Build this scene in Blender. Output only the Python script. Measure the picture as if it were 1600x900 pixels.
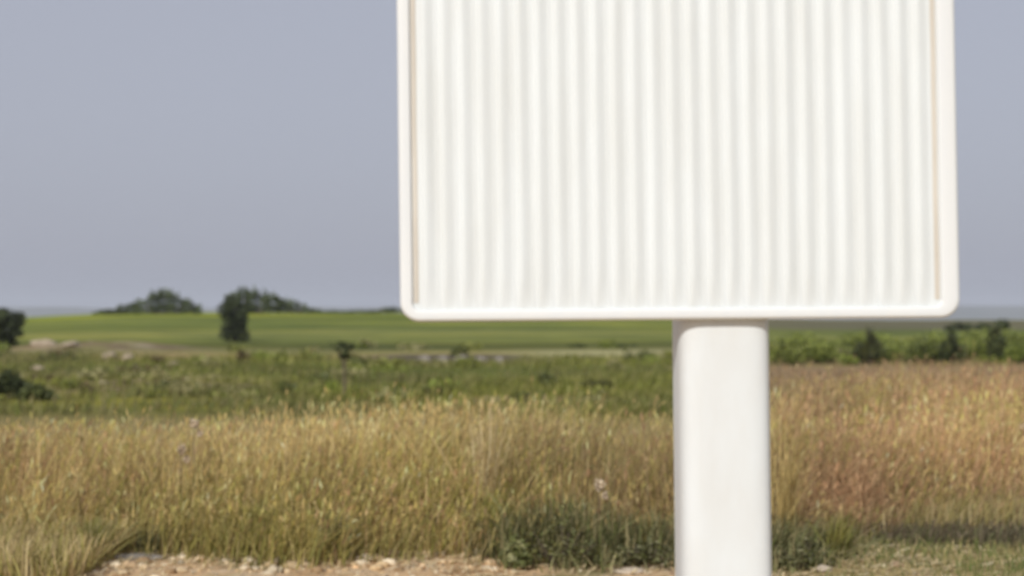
import bpy, bmesh, math, random
import numpy as np
from mathutils import Vector, noise
from math import radians as R

for o in list(bpy.data.objects):
    bpy.data.objects.remove(o)
S = bpy.context.scene
COL = S.collection
random.seed(7)
RNG = np.random.default_rng(7)

# ------------------------------------------------------------------ camera
EYE = 1.6
FPX = 2222.0                      # focal length in pixels of a 1600 wide picture (50 mm lens)
HOR = 490.0                       # eye level in that picture
cam = bpy.data.cameras.new('camera')
cam.lens = 50.0
cam.sensor_width = 36.0
cam.clip_start = 0.05
cam.clip_end = 20000
cam.dof.use_dof = True
cam.dof.focus_distance = 4.1
cam.dof.aperture_fstop = 2.5
camo = bpy.data.objects.new('camera', cam)
COL.objects.link(camo)
camo.location = (0, 0, EYE)
camo.rotation_euler = (R(90) + math.atan((HOR - 450) / FPX), 0, 0)
S.camera = camo

# ------------------------------------------------------------------ sky, sun, exposure
SUN_EL, SUN_AZ = R(36), R(200)    # azimuth clockwise from +Y (the view direction): high behind the camera, a little to its left
W = bpy.data.worlds.new('World')
S.world = W
W.use_nodes = True
nt = W.node_tree
nt.nodes.clear()
sky = nt.nodes.new('ShaderNodeTexSky')
sky.sky_type = 'NISHITA'
sky.sun_disc = False
sky.sun_elevation = SUN_EL
sky.sun_rotation = SUN_AZ
sky.air_density = 1.0
sky.dust_density = 4.0
sky.ozone_density = 1.5
hs = nt.nodes.new('ShaderNodeHueSaturation')
hs.inputs['Saturation'].default_value = 0.55
mx = nt.nodes.new('ShaderNodeMix')
mx.data_type = 'RGBA'
mx.inputs['Factor'].default_value = 0.72      # an even pale veil of high haze
mx.inputs['B'].default_value = (4.5, 4.68, 5.6, 1)
bg = nt.nodes.new('ShaderNodeBackground')
bg.inputs['Strength'].default_value = 0.1
wo = nt.nodes.new('ShaderNodeOutputWorld')
nt.links.new(sky.outputs[0], hs.inputs['Color'])
nt.links.new(hs.outputs[0], mx.inputs['A'])
nt.links.new(mx.outputs['Result'], bg.inputs['Color'])
nt.links.new(bg.outputs[0], wo.inputs['Surface'])

sl = bpy.data.lights.new('sun', 'SUN')
sl.energy = 3.3
sl.angle = R(0.5)
sl.color = (1.0, 0.98, 0.94)
so = bpy.data.objects.new('sun', sl)
COL.objects.link(so)
sd = Vector((math.sin(SUN_AZ) * math.cos(SUN_EL), math.cos(SUN_AZ) * math.cos(SUN_EL), math.sin(SUN_EL)))
so.rotation_euler = sd.to_track_quat('Z', 'Y').to_euler()
so.location = (-3, -6, 8)

S.view_settings.view_transform = 'Standard'
S.view_settings.look = 'None'
S.view_settings.exposure = 0.0
S.view_settings.gamma = 1.0
S.cycles.max_bounces = 8
S.cycles.transparent_max_bounces = 8
S.cycles.use_denoising = True


# ------------------------------------------------------------------ helpers
def tag(o, label=None, cat=None, group=None, kind=None):
    if label: o['label'] = label
    if cat: o['category'] = cat
    if group: o['group'] = group
    if kind: o['kind'] = kind
    return o


def empty(name, loc, label, cat, group=None):
    o = bpy.data.objects.new(name, None)
    o.empty_display_size = 0.1
    COL.objects.link(o)
    o.location = loc
    return tag(o, label, cat, group)


def link(name, me, mat=None, parent=None, loc=None, smooth=False):
    o = bpy.data.objects.new(name, me)
    COL.objects.link(o)
    if mat and not me.materials:
        me.materials.append(mat)
    if parent: o.parent = parent
    if loc is not None: o.location = loc
    if smooth and len(me.polygons):
        me.polygons.foreach_set('use_smooth', [True] * len(me.polygons))
    return o


def np_mesh(name, co, quads=None, tris=None, col=None):
    """mesh from numpy arrays: quads (n,4) and / or tris (n,3), col per vertex (n,3)"""
    me = bpy.data.meshes.new(name)
    loops, starts, n = [], [], 0
    for f in (quads, tris):
        if f is not None and len(f):
            k = f.shape[1]
            loops.append(f.reshape(-1))
            starts.append(n + np.arange(len(f)) * k)
            n += f.size
    loops = np.concatenate(loops).astype(np.int32)
    starts = np.concatenate(starts).astype(np.int32)
    me.vertices.add(len(co))
    me.vertices.foreach_set('co', np.asarray(co, np.float32).reshape(-1))
    me.loops.add(len(loops))
    me.loops.foreach_set('vertex_index', loops)
    me.polygons.add(len(starts))
    me.polygons.foreach_set('loop_start', starts)
    me.update(calc_edges=True)
    if col is not None:
        a = me.color_attributes.new('tint', 'FLOAT_COLOR', 'POINT')
        c4 = np.ones((len(co), 4), np.float32)
        c4[:, :3] = col
        a.data.foreach_set('color', c4.reshape(-1))
    return me


def new_mat(name):
    m = bpy.data.materials.new(name)
    m.use_nodes = True
    t = m.node_tree
    return m, t, t.nodes['Principled BSDF'], t.nodes['Material Output']


def N(t, kind, **kw):
    n = t.nodes.new(kind)
    for k, v in kw.items():
        setattr(n, k, v)
    return n


def ramp(t, stops, interp='LINEAR'):
    r = t.nodes.new('ShaderNodeValToRGB')
    cr = r.color_ramp
    cr.interpolation = interp
    while len(cr.elements) < len(stops):
        cr.elements.new(0.5)
    for e, (p, c) in zip(cr.elements, stops):
        e.position = p
        e.color = (*c, 1)
    return r


# ------------------------------------------------------------------ materials
def mat_leafy(name, trans=0.35, rough=0.6):
    m, t, b, out = new_mat(name)
    a = N(t, 'ShaderNodeAttribute', attribute_name='tint')
    t.links.new(a.outputs['Color'], b.inputs['Base Color'])
    b.inputs['Roughness'].default_value = rough
    b.inputs['Specular IOR Level'].default_value = 0.25
    tr = N(t, 'ShaderNodeBsdfTranslucent')
    t.links.new(a.outputs['Color'], tr.inputs['Color'])
    mix = N(t, 'ShaderNodeMixShader')
    mix.inputs[0].default_value = trans
    t.links.new(b.outputs[0], mix.inputs[1])
    t.links.new(tr.outputs[0], mix.inputs[2])
    t.links.new(mix.outputs[0], out.inputs['Surface'])
    return m


M_GRASS = mat_leafy('dry_grass', 0.35, 0.65)
M_LEAF = mat_leafy('leaf', 0.25, 0.5)


def mat_noise(name, c1, c2, scale, rough=0.8, bump=0.3, detail=6, c3=None):
    m, t, b, out = new_mat(name)
    tc = N(t, 'ShaderNodeTexCoord')
    n = N(t, 'ShaderNodeTexNoise')
    n.inputs['Scale'].default_value = scale
    n.inputs['Detail'].default_value = detail
    n.inputs['Roughness'].default_value = 0.65
    t.links.new(tc.outputs['Object'], n.inputs['Vector'])
    st = [(0.3, c1), (0.7, c2)] if c3 is None else [(0.3, c1), (0.52, c2), (0.72, c3)]
    r = ramp(t, st)
    t.links.new(n.outputs['Fac'], r.inputs[0])
    t.links.new(r.outputs[0], b.inputs['Base Color'])
    b.inputs['Roughness'].default_value = rough
    bp = N(t, 'ShaderNodeBump')
    bp.inputs['Strength'].default_value = bump
    bp.inputs['Distance'].default_value = 0.02
    t.links.new(n.outputs['Fac'], bp.inputs['Height'])
    t.links.new(bp.outputs[0], b.inputs['Normal'])
    return m


M_BARK = mat_noise('bark', (0.06, 0.045, 0.03), (0.16, 0.12, 0.085), 9, 0.9, 0.6)
M_ROCK = mat_noise('brown_limestone', (0.19, 0.14, 0.09), (0.46, 0.38, 0.27), 4, 0.9, 0.6, 8)
M_STONE = mat_noise('limestone', (0.34, 0.27, 0.19), (0.66, 0.55, 0.42), 5, 0.85, 0.5, 8)
M_STONE_G = mat_noise('grey_stone', (0.11, 0.10, 0.085), (0.32, 0.28, 0.23), 5, 0.85, 0.5, 8)
M_CLOD = mat_noise('earth_clod', (0.22, 0.14, 0.08), (0.46, 0.33, 0.20), 8, 0.95, 0.6, 8)


def mat_paint(name, c, rough, dirt, streak=(2.0, 2.0, 0.35)):
    """white coating with faint dust streaks that run down it"""
    m, t, b, out = new_mat(name)
    tc = N(t, 'ShaderNodeTexCoord')
    mp = N(t, 'ShaderNodeMapping')
    mp.inputs['Scale'].default_value = streak
    n = N(t, 'ShaderNodeTexNoise')
    n.inputs['Scale'].default_value = 9
    n.inputs['Detail'].default_value = 8
    n.inputs['Roughness'].default_value = 0.6
    t.links.new(tc.outputs['Object'], mp.inputs[0])
    t.links.new(mp.outputs[0], n.inputs['Vector'])
    r = ramp(t, [(0.35, c), (0.8, dirt)])
    t.links.new(n.outputs['Fac'], r.inputs[0])
    t.links.new(r.outputs[0], b.inputs['Base Color'])
    b.inputs['Roughness'].default_value = rough
    b.inputs['Specular IOR Level'].default_value = 0.35
    bp = N(t, 'ShaderNodeBump')
    bp.inputs['Strength'].default_value = 0.04
    bp.inputs['Distance'].default_value = 0.004
    t.links.new(n.outputs['Fac'], bp.inputs['Height'])
    t.links.new(bp.outputs[0], b.inputs['Normal'])
    return m


M_WHITE = mat_paint('white_enamel', (0.69, 0.71, 0.71), 0.55, (0.735, 0.74, 0.72))
M_RIB = mat_paint('white_rib_enamel', (0.70, 0.735, 0.735), 0.6, (0.64, 0.66, 0.64))
M_POST = mat_paint('white_post_enamel', (0.69, 0.72, 0.72), 0.65, (0.635, 0.64, 0.615), (1.5, 1.5, 0.5))
M_SEAL = mat_paint('beige_sealant', (0.60, 0.56, 0.49), 0.7, (0.48, 0.43, 0.36))
M_CAP = mat_noise('galvanised', (0.35, 0.36, 0.37), (0.5, 0.5, 0.5), 30, 0.5, 0.1)


# ------------------------------------------------------------------ ground
def sstep(a, b, x):
    t = np.clip((x - a) / (b - a), 0, 1)
    return t * t * (3 - 2 * t)


def vnoise(x, y, seed=0.0):
    """cheap smooth noise in about -1..1 from summed sines (vectorised)"""
    x = np.asarray(x, float) + seed * 17.3
    y = np.asarray(y, float) - seed * 9.1
    return (np.sin(x * 1.0 + 1.7 * np.sin(y * 0.7 + seed)) + np.sin(y * 1.3 + 1.3 * np.sin(x * 0.9 + 2 + seed))
            + 0.6 * np.sin(x * 2.3 + y * 1.9 + seed * 3) + 0.4 * np.sin(x * 3.9 - y * 3.1 + 1)) / 3.0


def ground_z(x, y):
    x = np.asarray(x, float)
    y = np.asarray(y, float)
    left = 1 - sstep(0.04, 0.24, x / np.maximum(y, 1))          # the field climbs on the left
    z = ((1.68 - 0.85 * (1 - sstep(-0.40, -0.25, x / np.maximum(y, 1)))) * left + 0.75 * (1 - left)) * sstep(70, 165, y)
    z = z - 14.0 * sstep(175, 900, y)                           # and falls away behind its brow
    z = z + 0.10 * vnoise(x / 9.0, y / 9.0, 1) * sstep(16, 40, y) * (1 - sstep(300, 600, y))
    z = z + 0.035 * vnoise(x * 1.1, y * 1.1, 2) * sstep(3, 7, y) * (1 - sstep(20, 40, y))
    z = z + 0.012 * vnoise(x * 5, y * 5, 3) * (1 - sstep(15, 25, y))
    # a low stony bank on the left
    z = z + (0.40 + 0.16 * vnoise(x * 1.3, y * 1.1, 71)) * np.exp(-(((x + 17.0) / 3.4) ** 2 + ((y - 59) / 3.0) ** 2))
    return z


def worn(x, y):
    """bare brown earth: the stony bank and a few worn strips in the left field"""
    x = np.asarray(x, float)
    y = np.asarray(y, float)
    w = 0 * x
    for cx, cy, rx, ry in ((-17.0, 59, 4.4, 5.5), (-12.6, 51, 2.2, 3.5), (-20.5, 47, 4, 4), (-8.6, 33, 3.2, 3.2), (-12.6, 35, 2.2, 2.6), (-3.2, 51, 4.2, 2.5), (0.4, 27, 1.6, 1.8)):
        w = np.maximum(w, np.exp(-(((x - cx) / rx) ** 2 + ((y - cy) / ry) ** 2) ** 1.5))
    return np.clip(w * 1.3 * (0.62 + 0.75 * vnoise(x * 1.1, y * 0.9, 21) + 0.3 * vnoise(x * 2.9, y * 2.1, 23)), 0, 1)


def pale(x, y):
    """a dry pale strip left of the post"""
    return np.clip(1.3 * np.exp(-((np.asarray(x) - 5.5) / 5.5) ** 4 - ((np.asarray(y) - 56 - 0.5 * np.asarray(x)) / 6.5) ** 2) * (0.8 + 0.3 * vnoise(x * 0.5, y * 0.4, 61)), 0, 1)


def dark_strip(x, y):
    """a strip of dark grey brown tilled earth with stones, left of the pale strip"""
    return np.clip(1.3 * np.exp(-((np.asarray(x) + 2.2) / 2.6) ** 4 - ((np.asarray(y) - 50.5) / 4.5) ** 4), 0, 1)


def gz(x, y):
    return float(ground_z(x, y))


def at(px, py):
    """ground point (level ground) under a pixel of the 1600 x 900 photograph"""
    d = EYE * FPX / (py - HOR)
    return (px - 800) / FPX * d, d


ys = np.concatenate([np.linspace(-60, -2, 12), np.linspace(-1, 7, 20), np.linspace(7.1, 14, 120),
                     14 * np.geomspace(1.012, 5000 / 14, 260)])
us = np.linspace(-1, 1, 301)
us = np.sign(us) * (0.25 * np.abs(us) + 0.75 * np.abs(us) ** 3)
YY, UU = np.meshgrid(ys, us, indexing='ij')
XX = UU * (18 + 1.1 * np.abs(YY))
ZZ = ground_z(XX, YY)
gn = len(us)
ii = (np.arange(len(ys) - 1)[:, None] * gn + np.arange(gn - 1)[None, :]).reshape(-1)
quads = np.stack([ii, ii + 1, ii + gn + 1, ii + gn], 1)
g_me = np_mesh('ground', np.stack([XX, YY, ZZ], -1).reshape(-1, 3), quads=quads, col=np.stack([worn(XX, YY), pale(XX, YY), dark_strip(XX, YY)], -1).reshape(-1, 3))


def mat_ground():
    m, t, b, out = new_mat('field_earth')
    L = t.links.new
    geo = N(t, 'ShaderNodeNewGeometry')
    sep = N(t, 'ShaderNodeSeparateXYZ')
    L(geo.outputs['Position'], sep.inputs[0])

    def noise_at(scale, detail=6, rough=0.6, stretch=None):
        n = N(t, 'ShaderNodeTexNoise')
        n.inputs['Scale'].default_value = scale
        n.inputs['Detail'].default_value = detail
        n.inputs['Roughness'].default_value = rough
        if stretch:
            mp = N(t, 'ShaderNodeMapping')
            mp.inputs['Scale'].default_value = stretch
            L(geo.outputs['Position'], mp.inputs[0])
            L(mp.outputs[0], n.inputs['Vector'])
        else:
            L(geo.outputs['Position'], n.inputs['Vector'])
        return n

    def math_(op, a, bb):
        n = N(t, 'ShaderNodeMath', operation=op)
        for i, v in enumerate((a, bb)):
            if isinstance(v, (int, float)): n.inputs[i].default_value = v
            else: L(v, n.inputs[i])
        return n.outputs[0]

    def mixc(fac, a, bb, mode='MIX'):
        n = N(t, 'ShaderNodeMix', data_type='RGBA', blend_type=mode)
        for s, v in (('Factor', fac), ('A', a), ('B', bb)):
            if isinstance(v, (int, float)): n.inputs[s].default_value = v
            elif isinstance(v, tuple): n.inputs[s].default_value = (*v, 1)
            else: L(v, n.inputs[s])
        return n.outputs['Result']

    def mr(v, a, bb, c=0.0, d=1.0):
        n = N(t, 'ShaderNodeMapRange', clamp=True)
        L(v, n.inputs['Value'])
        for k, q in zip(('From Min', 'From Max', 'To Min', 'To Max'), (a, bb, c, d)):
            n.inputs[k].default_value = q
        return n.outputs['Result']

    # near: bare pale orange earth with straw coloured crust
    n1 = noise_at(2.2, 8, 0.7)
    r1 = ramp(t, [(0.30, (0.42, 0.26, 0.135)), (0.46, (0.64, 0.44, 0.25)), (0.6, (0.70, 0.53, 0.345)), (0.75, (0.74, 0.62, 0.45))])
    L(n1.outputs['Fac'], r1.inputs[0])
    n2 = noise_at(38, 6, 0.7)
    r2 = ramp(t, [(0.3, (0.55, 0.52, 0.48)), (0.7, (1.25, 1.2, 1.1))])
    L(n2.outputs['Fac'], r2.inputs[0])
    soil = mixc(0.55, r1.outputs[0], r2.outputs[0], 'MULTIPLY')
    ng = noise_at(0.9, 5, 0.6)
    soil = mixc(mr(ng.outputs['Fac'], 0.56, 0.66, 0, 0.75), soil, (0.15, 0.16, 0.05))
    turf = math_('MULTIPLY', mr(sep.outputs['X'], 1.0, 1.7), 0.75)
    soil = mixc(math_('MULTIPLY', turf, mr(n1.outputs['Fac'], 0.62, 0.5)), soil, (0.30, 0.25, 0.10))
    # thatch under the tall grass
    n3 = noise_at(6, 8, 0.7)
    r3 = ramp(t, [(0.3, (0.18, 0.135, 0.07)), (0.7, (0.38, 0.29, 0.15))])
    L(n3.outputs['Fac'], r3.inputs[0])
    # fields in strips across the slope
    warp = noise_at(0.035, 4, 0.55, (1, 1.6, 1))
    yw = math_('MULTIPLY', sep.outputs['Y'], math_('ADD', math_('MULTIPLY', math_('SUBTRACT', warp.outputs['Fac'], 0.5), 0.28), 1.0))
    lg = math_('DIVIDE', math_('LOGARITHM', math_('MAXIMUM', yw, 1.0), 10.0), 3.0)
    G = lambda d: math.log10(d) / 3
    fields = ramp(t, [(G(20), (0.168, 0.154, 0.027)), (G(28), (0.185, 0.191, 0.031)), (G(34), (0.129, 0.144, 0.023)),
                      (G(44), (0.151, 0.170, 0.027)), (G(52), (0.179, 0.180, 0.041)), (G(55), (0.269, 0.247, 0.086)), (G(62), (0.246, 0.232, 0.077)),
                      (G(66), (0.095, 0.108, 0.018)), (G(74), (0.084, 0.098, 0.016)), (G(80), (0.168, 0.191, 0.036)), (G(96), (0.185, 0.206, 0.050)),
                      (G(102), (0.112, 0.144, 0.022)), (G(120), (0.162, 0.196, 0.032)), (G(130), (0.134, 0.165, 0.022)), (G(137), (0.202, 0.242, 0.018)),
                      (G(175), (0.213, 0.258, 0.018)), (G(300), (0.112, 0.134, 0.027))])
    L(lg, fields.inputs[0])
    fn = noise_at(0.5, 8, 0.7, (0.45, 1, 1))
    rf = ramp(t, [(0.3, (0.62, 0.62, 0.6)), (0.7, (1.3, 1.25, 1.2))])
    L(fn.outputs['Fac'], rf.inputs[0])
    fld = mixc(0.9, fields.outputs[0], rf.outputs[0], 'MULTIPLY')
    # worn brown earth in the left field
    wa = N(t, 'ShaderNodeAttribute', attribute_name='tint')
    ws = N(t, 'ShaderNodeSeparateColor')
    L(wa.outputs['Color'], ws.inputs[0])
    pb = noise_at(0.8, 6, 0.65, (0.7, 1.2, 1))
    bc = ramp(t, [(0.34, (0.13, 0.085, 0.05)), (0.5, (0.24, 0.165, 0.10)), (0.64, (0.46, 0.38, 0.26))])
    L(pb.outputs['Fac'], bc.inputs[0])
    fld = mixc(ws.outputs[0], fld, bc.outputs[0])
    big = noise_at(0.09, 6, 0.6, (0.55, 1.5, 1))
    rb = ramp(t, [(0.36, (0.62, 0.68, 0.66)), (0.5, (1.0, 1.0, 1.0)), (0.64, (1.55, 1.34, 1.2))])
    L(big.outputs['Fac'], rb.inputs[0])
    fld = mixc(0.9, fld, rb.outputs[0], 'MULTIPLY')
    fld = mixc(ws.outputs[1], fld, mixc(0.8, (0.36, 0.34, 0.16), rf.outputs[0], 'MULTIPLY'))
    fld = mixc(ws.outputs[2], fld, mixc(0.8, (0.115, 0.095, 0.065), rf.outputs[0], 'MULTIPLY'))
    # dry stubble and ploughed strips on the right
    xr = mr(math_('SUBTRACT', sep.outputs['X'], math_('MULTIPLY', sep.outputs['Y'], 0.13)), 0.0, 1.5)
    stub = math_('MULTIPLY', xr, mr(math_('ADD', sep.outputs['Y'], math_('MULTIPLY', fn.outputs['Fac'], 10.0)), 54, 47))
    fld = mixc(stub, fld, mixc(0.9, (0.27, 0.19, 0.105), rf.outputs[0], 'MULTIPLY'))
    plough = math_('MULTIPLY', xr, math_('MULTIPLY', mr(sep.outputs['Y'], 105, 120), mr(sep.outputs['Y'], 210, 190)))
    fld = mixc(math_('MULTIPLY', plough, 0.8), fld, (0.12, 0.10, 0.07))
    edge = noise_at(1.3, 5, 0.6)
    yn = math_('ADD', sep.outputs['Y'], math_('MULTIPLY', edge.outputs['Fac'], 1.4))
    c = mixc(mr(yn, 9.9, 10.9), soil, r3.outputs[0])
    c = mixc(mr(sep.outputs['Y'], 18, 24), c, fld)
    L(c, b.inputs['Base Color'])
    b.inputs['Roughness'].default_value = 0.95
    b.inputs['Specular IOR Level'].default_value = 0.15
    bp = N(t, 'ShaderNodeBump')
    bp.inputs['Strength'].default_value = 0.7
    bp.inputs['Distance'].default_value = 0.03
    L(n2.outputs['Fac'], bp.inputs['Height'])
    L(bp.outputs[0], b.inputs['Normal'])
    return m


ground = link('ground', g_me, mat_ground(), smooth=True)
tag(ground, kind='structure')

# far blue hills: a long low range with real depth
hx = np.linspace(-3800, 3800, 240)
hy = np.linspace(3100, 4400, 14)
HY, HX = np.meshgrid(hy, hx, indexing='ij')
prof = np.sin(np.pi * (HY - 3100) / 1300)
HZ = -16 + prof * (30 + 9 * vnoise(HX / 420, HY / 900, 4) + 4 * vnoise(HX / 120, HY / 200, 5) + 9 * sstep(300, 1300, HX) + 3 * sstep(-100, -600, HX))
hn = len(hx)
ii = (np.arange(len(hy) - 1)[:, None] * hn + np.arange(hn - 1)[None, :]).reshape(-1)
h_me = np_mesh('hills', np.stack([HX, HY, HZ], -1).reshape(-1, 3), quads=np.stack([ii, ii + 1, ii + hn + 1, ii + hn], 1))
M_HILL = mat_noise('hill_scrub', (0.05, 0.065, 0.03), (0.12, 0.115, 0.06), 0.006, 0.95, 0.2)
tag(link('hills', h_me, M_HILL, smooth=True), kind='structure')

# ------------------------------------------------------------------ the sign
PPM = 871.0                                    # photograph pixels per metre at the sign
SD = FPX / PPM                                 # its distance
TILT = R(0.75)
SIGN_W, SIGN_H, RAD, TH = 1.007, 1.22, 0.036, 0.019
cx_, bz_ = (1063.5 - 800) / PPM, EYE - 10 / PPM  # foot of the board's centre line


def rrect(w, h, r, n=10, x0=0.0, z0=0.0):
    """rounded rectangle, bottom edge at z0, centred on x0"""
    pts = []
    for (sx, sz, a0) in ((1, 0, -90), (1, 1, 0), (-1, 1, 90), (-1, 0, 180)):
        px = x0 + sx * (w / 2 - r)
        pz = z0 + (h - r if sz else r)
        for k in range(n + 1):
            a = R(a0 + 90 * k / n)
            pts.append((px + r * math.cos(a), pz + r * math.sin(a)))
    return pts


def loop_strips(bm, rings, close_first=False, close_last=False):
    vs = [[bm.verts.new(p) for p in ring] for ring in rings]
    n = len(vs[0])
    for a, b in zip(vs, vs[1:]):
        for i in range(n):
            j = (i + 1) % n
            bm.faces.new((a[i], a[j], b[j], b[i]))
    if close_first: bm.faces.new(list(reversed(vs[0])))
    if close_last: bm.faces.new(vs[-1])
    return vs


def bm_obj(name, bm, mat, parent, smooth=True):
    bmesh.ops.recalc_face_normals(bm, faces=bm.faces)
    me = bpy.data.meshes.new(name)
    bm.to_mesh(me)
    bm.free()
    return link(name, me, mat, parent, smooth=smooth)


sign = empty('sign', ((1141 - 800) / PPM * 1.0, SD, gz(0.38, SD)), 'white ribbed sign board on a thick white post, standing before the tall dry grass', 'sign', None)
sx0 = sign.location.x
# board pieces live in a tilted frame: x' along the board, z' up it; y grows away from the camera
ct, st_ = math.cos(TILT), math.sin(TILT)
b0 = (cx_ - sx0, bz_ - sign.location.z)        # board's bottom middle, relative to the root


def bp_(x, y, z):
    """board coordinates to root coordinates (the board leans a touch to the left)"""
    return (b0[0] + x * ct - z * st_, y, b0[1] + z * ct + x * st_ * 0.55)


# rim: a rounded lip all round, folded back to the rear face
rim_prof = [(1.0, 0.0045), (0.97, 0.0004), (0.91, -0.0012), (0.84, -0.0017), (0.28, -0.0017), (0.15, -0.0009), (0.05, 0.0022), (0.0, 0.0085),
            (0.0, TH - 0.005), (0.08, TH - 0.001), (0.2, TH)]
bm = bmesh.new()
rings = []
for q, y in rim_prof:
    ix, iz = 0.0235 * q, 0.0215 * q                     # the lip is a little wider along the bottom and the top
    rings.append([bp_(x, y, z) for x, z in rrect(SIGN_W - 2 * ix - 0.0115 * q, SIGN_H - 2 * iz, max(RAD - ix, 0.012), 10, -0.00575 * q, iz)])
loop_strips(bm, rings)
rim = bm_obj('rim', bm, M_WHITE, sign)
# rear sheet
bm = bmesh.new()
o1 = [bp_(x, TH - 0.001, z) for x, z in rrect(SIGN_W - 0.011, SIGN_H - 0.011, RAD - 0.005, 10, 0, 0.0055)]
o2 = [bp_(x, TH - 0.004, z) for x, z in rrect(SIGN_W - 0.011, SIGN_H - 0.011, RAD - 0.005, 10, 0, 0.0055)]
loop_strips(bm, [o2, o1], True, True)
bm_obj('rear_sheet', bm, M_CAP, sign, False)
# backing panel inside the rim
bm = bmesh.new()
f1 = [bp_(x, 0.0052, z) for x, z in rrect(SIGN_W - 0.0575, SIGN_H - 0.042, 0.012, 6, -0.00575, 0.0210)]
f2 = [bp_(x, 0.0115, z) for x, z in rrect(SIGN_W - 0.0575, SIGN_H - 0.042, 0.012, 6, -0.00575, 0.0210)]
loop_strips(bm, [f1, f2], True, True)
panel = bm_obj('panel', bm, M_RIB, sign, False)
# beige sealed seams down both sides, between rim and ribs
for s in (-1, 1):
    bm = bmesh.new()
    xa = s * (SIGN_W / 2 - (0.0410 if s > 0 else 0.0295))
    wv = 0.0046
    ring = []
    zs = np.linspace(0.034, SIGN_H - 0.034, 26)
    prev = None
    for k, z in enumerate(zs):
        jx = 0.0012 * noise.noise(Vector((k * 0.35, s * 3.0, 0)))
        row = [bm.verts.new(bp_(xa + jx + q * wv, 0.0049 - 0.0008 * (1 - q * q), z)) for q in (-1, -0.5, 0, 0.5, 1)]
        if prev:
            for i in range(4):
                bm.faces.new((prev[i], prev[i + 1], row[i + 1], row[i]))
        prev = row
    bm_obj('seam', bm, M_SEAL, sign)
# the ribs: one pressed strip each, rounded, with a hollow between neighbours
NR = 27
span = SIGN_W - 0.0365 - 0.0475
pitch = span / NR
for k in range(NR):
    xc = -SIGN_W / 2 + 0.0365 + (k + 0.5) * pitch
    hw = pitch * 0.5 - 0.0004
    bm = bmesh.new()
    prev = None
    zb = 0.0205 + 0.002 * RNG.random()
    zt = SIGN_H - 0.023
    zs = [zb, zb + 0.006, zb + 0.015, zb + 0.03, zb + 0.045, zb + 0.06] + list(np.linspace(zb + 0.09, zt - 0.05, 10)) + [zt - 0.012, zt]
    hk = 0.0056 * (0.92 + 0.16 * RNG.random())
    ph = RNG.random() * 10
    for z in zs:
        e = min(1.0, (z - zb) / 0.055) ** 0.8 * min(1.0, (zt - z) / 0.02 + 0.05) ** 0.5
        row = []
        dx = 0.0009 * noise.noise(Vector((k * 3.1, z * 4.0, ph)))
        for q in np.linspace(-1, 1, 17):
            u_ = (q + 0.32) / (0.68 if q < -0.32 else 1.32)          # crest left of the middle: a short flank and a long one
            top = 0.5 + 0.5 * math.cos(u_ * math.pi) if abs(q) < 0.999 else 0.0
            row.append(bm.verts.new(bp_(xc + dx + q * hw, 0.0050 - hk * e * top - (0.0004 if top == 0 else 0), z)))
        if prev:
            for i in range(len(row) - 1):
                bm.faces.new((prev[i], prev[i + 1], row[i + 1], row[i]))
        prev = row
    bm_obj('rib', bm, M_RIB, panel)
# post: thick rounded tube from the ground to the board's back
bm = bmesh.new()
PR, PN = 0.0838, 64
pyc = TH + 0.001 + PR
PPM_POST = FPX / (SD + pyc)
rings = []
z_hi = 0.9 * SIGN_H
for k in range(15):
    z = -0.25 + (b0[1] + z_hi + 0.25) * k / 14
    xoff = (1125.5 - 800) / PPM_POST - sx0 - (z - 1.4) * math.tan(R(0.55))
    xoff += 0.0008 * noise.noise(Vector((0, 0, z * 2.2)))
    ring = []
    for i in range(PN):
        a = 2 * math.pi * i / PN
        ca, sa = math.cos(a), math.sin(a)
        e = 2 / 5.0
        ring.append((xoff + PR * math.copysign(abs(ca) ** e, ca), pyc + PR * math.copysign(abs(sa) ** e, sa), z))
    rings.append(ring)
loop_strips(bm, rings, True, True)
post = bm_obj('post', bm, M_POST, sign)
# two clamps that hold the board to the post (behind the board)
for zc in (0.25, 0.85):
    bm = bmesh.new()
    rings = []
    for zz in (-0.02, 0.02):
        ring = []
        for i in range(PN):
            a = 2 * math.pi * i / PN
            ca, sa = math.cos(a), math.sin(a)
            e = 2 / 5.0
            z = b0[1] + zc + zz
            xoff = (1125.5 - 800) / PPM_POST - sx0 - (z - 1.4) * math.tan(R(0.55))
            ring.append((xoff + (PR + 0.0006) * math.copysign(abs(ca) ** e, ca), pyc + (PR + 0.0006) * math.copysign(abs(sa) ** e, sa), z))
        rings.append(ring)
    loop_strips(bm, rings)
    bm_obj('clamp', bm, M_CAP, sign)

# ------------------------------------------------------------------ vegetation builders
def jitter_col(n, cols, weights=None, var=0.18):
    cols = np.asarray(cols, float)
    w = None if weights is None else np.asarray(weights, float) / np.sum(weights)
    idx = RNG.choice(len(cols), n, p=w)
    return cols[idx] * (1 + var * RNG.standard_normal((n, 1))).clip(0.5, 1.6)


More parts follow.
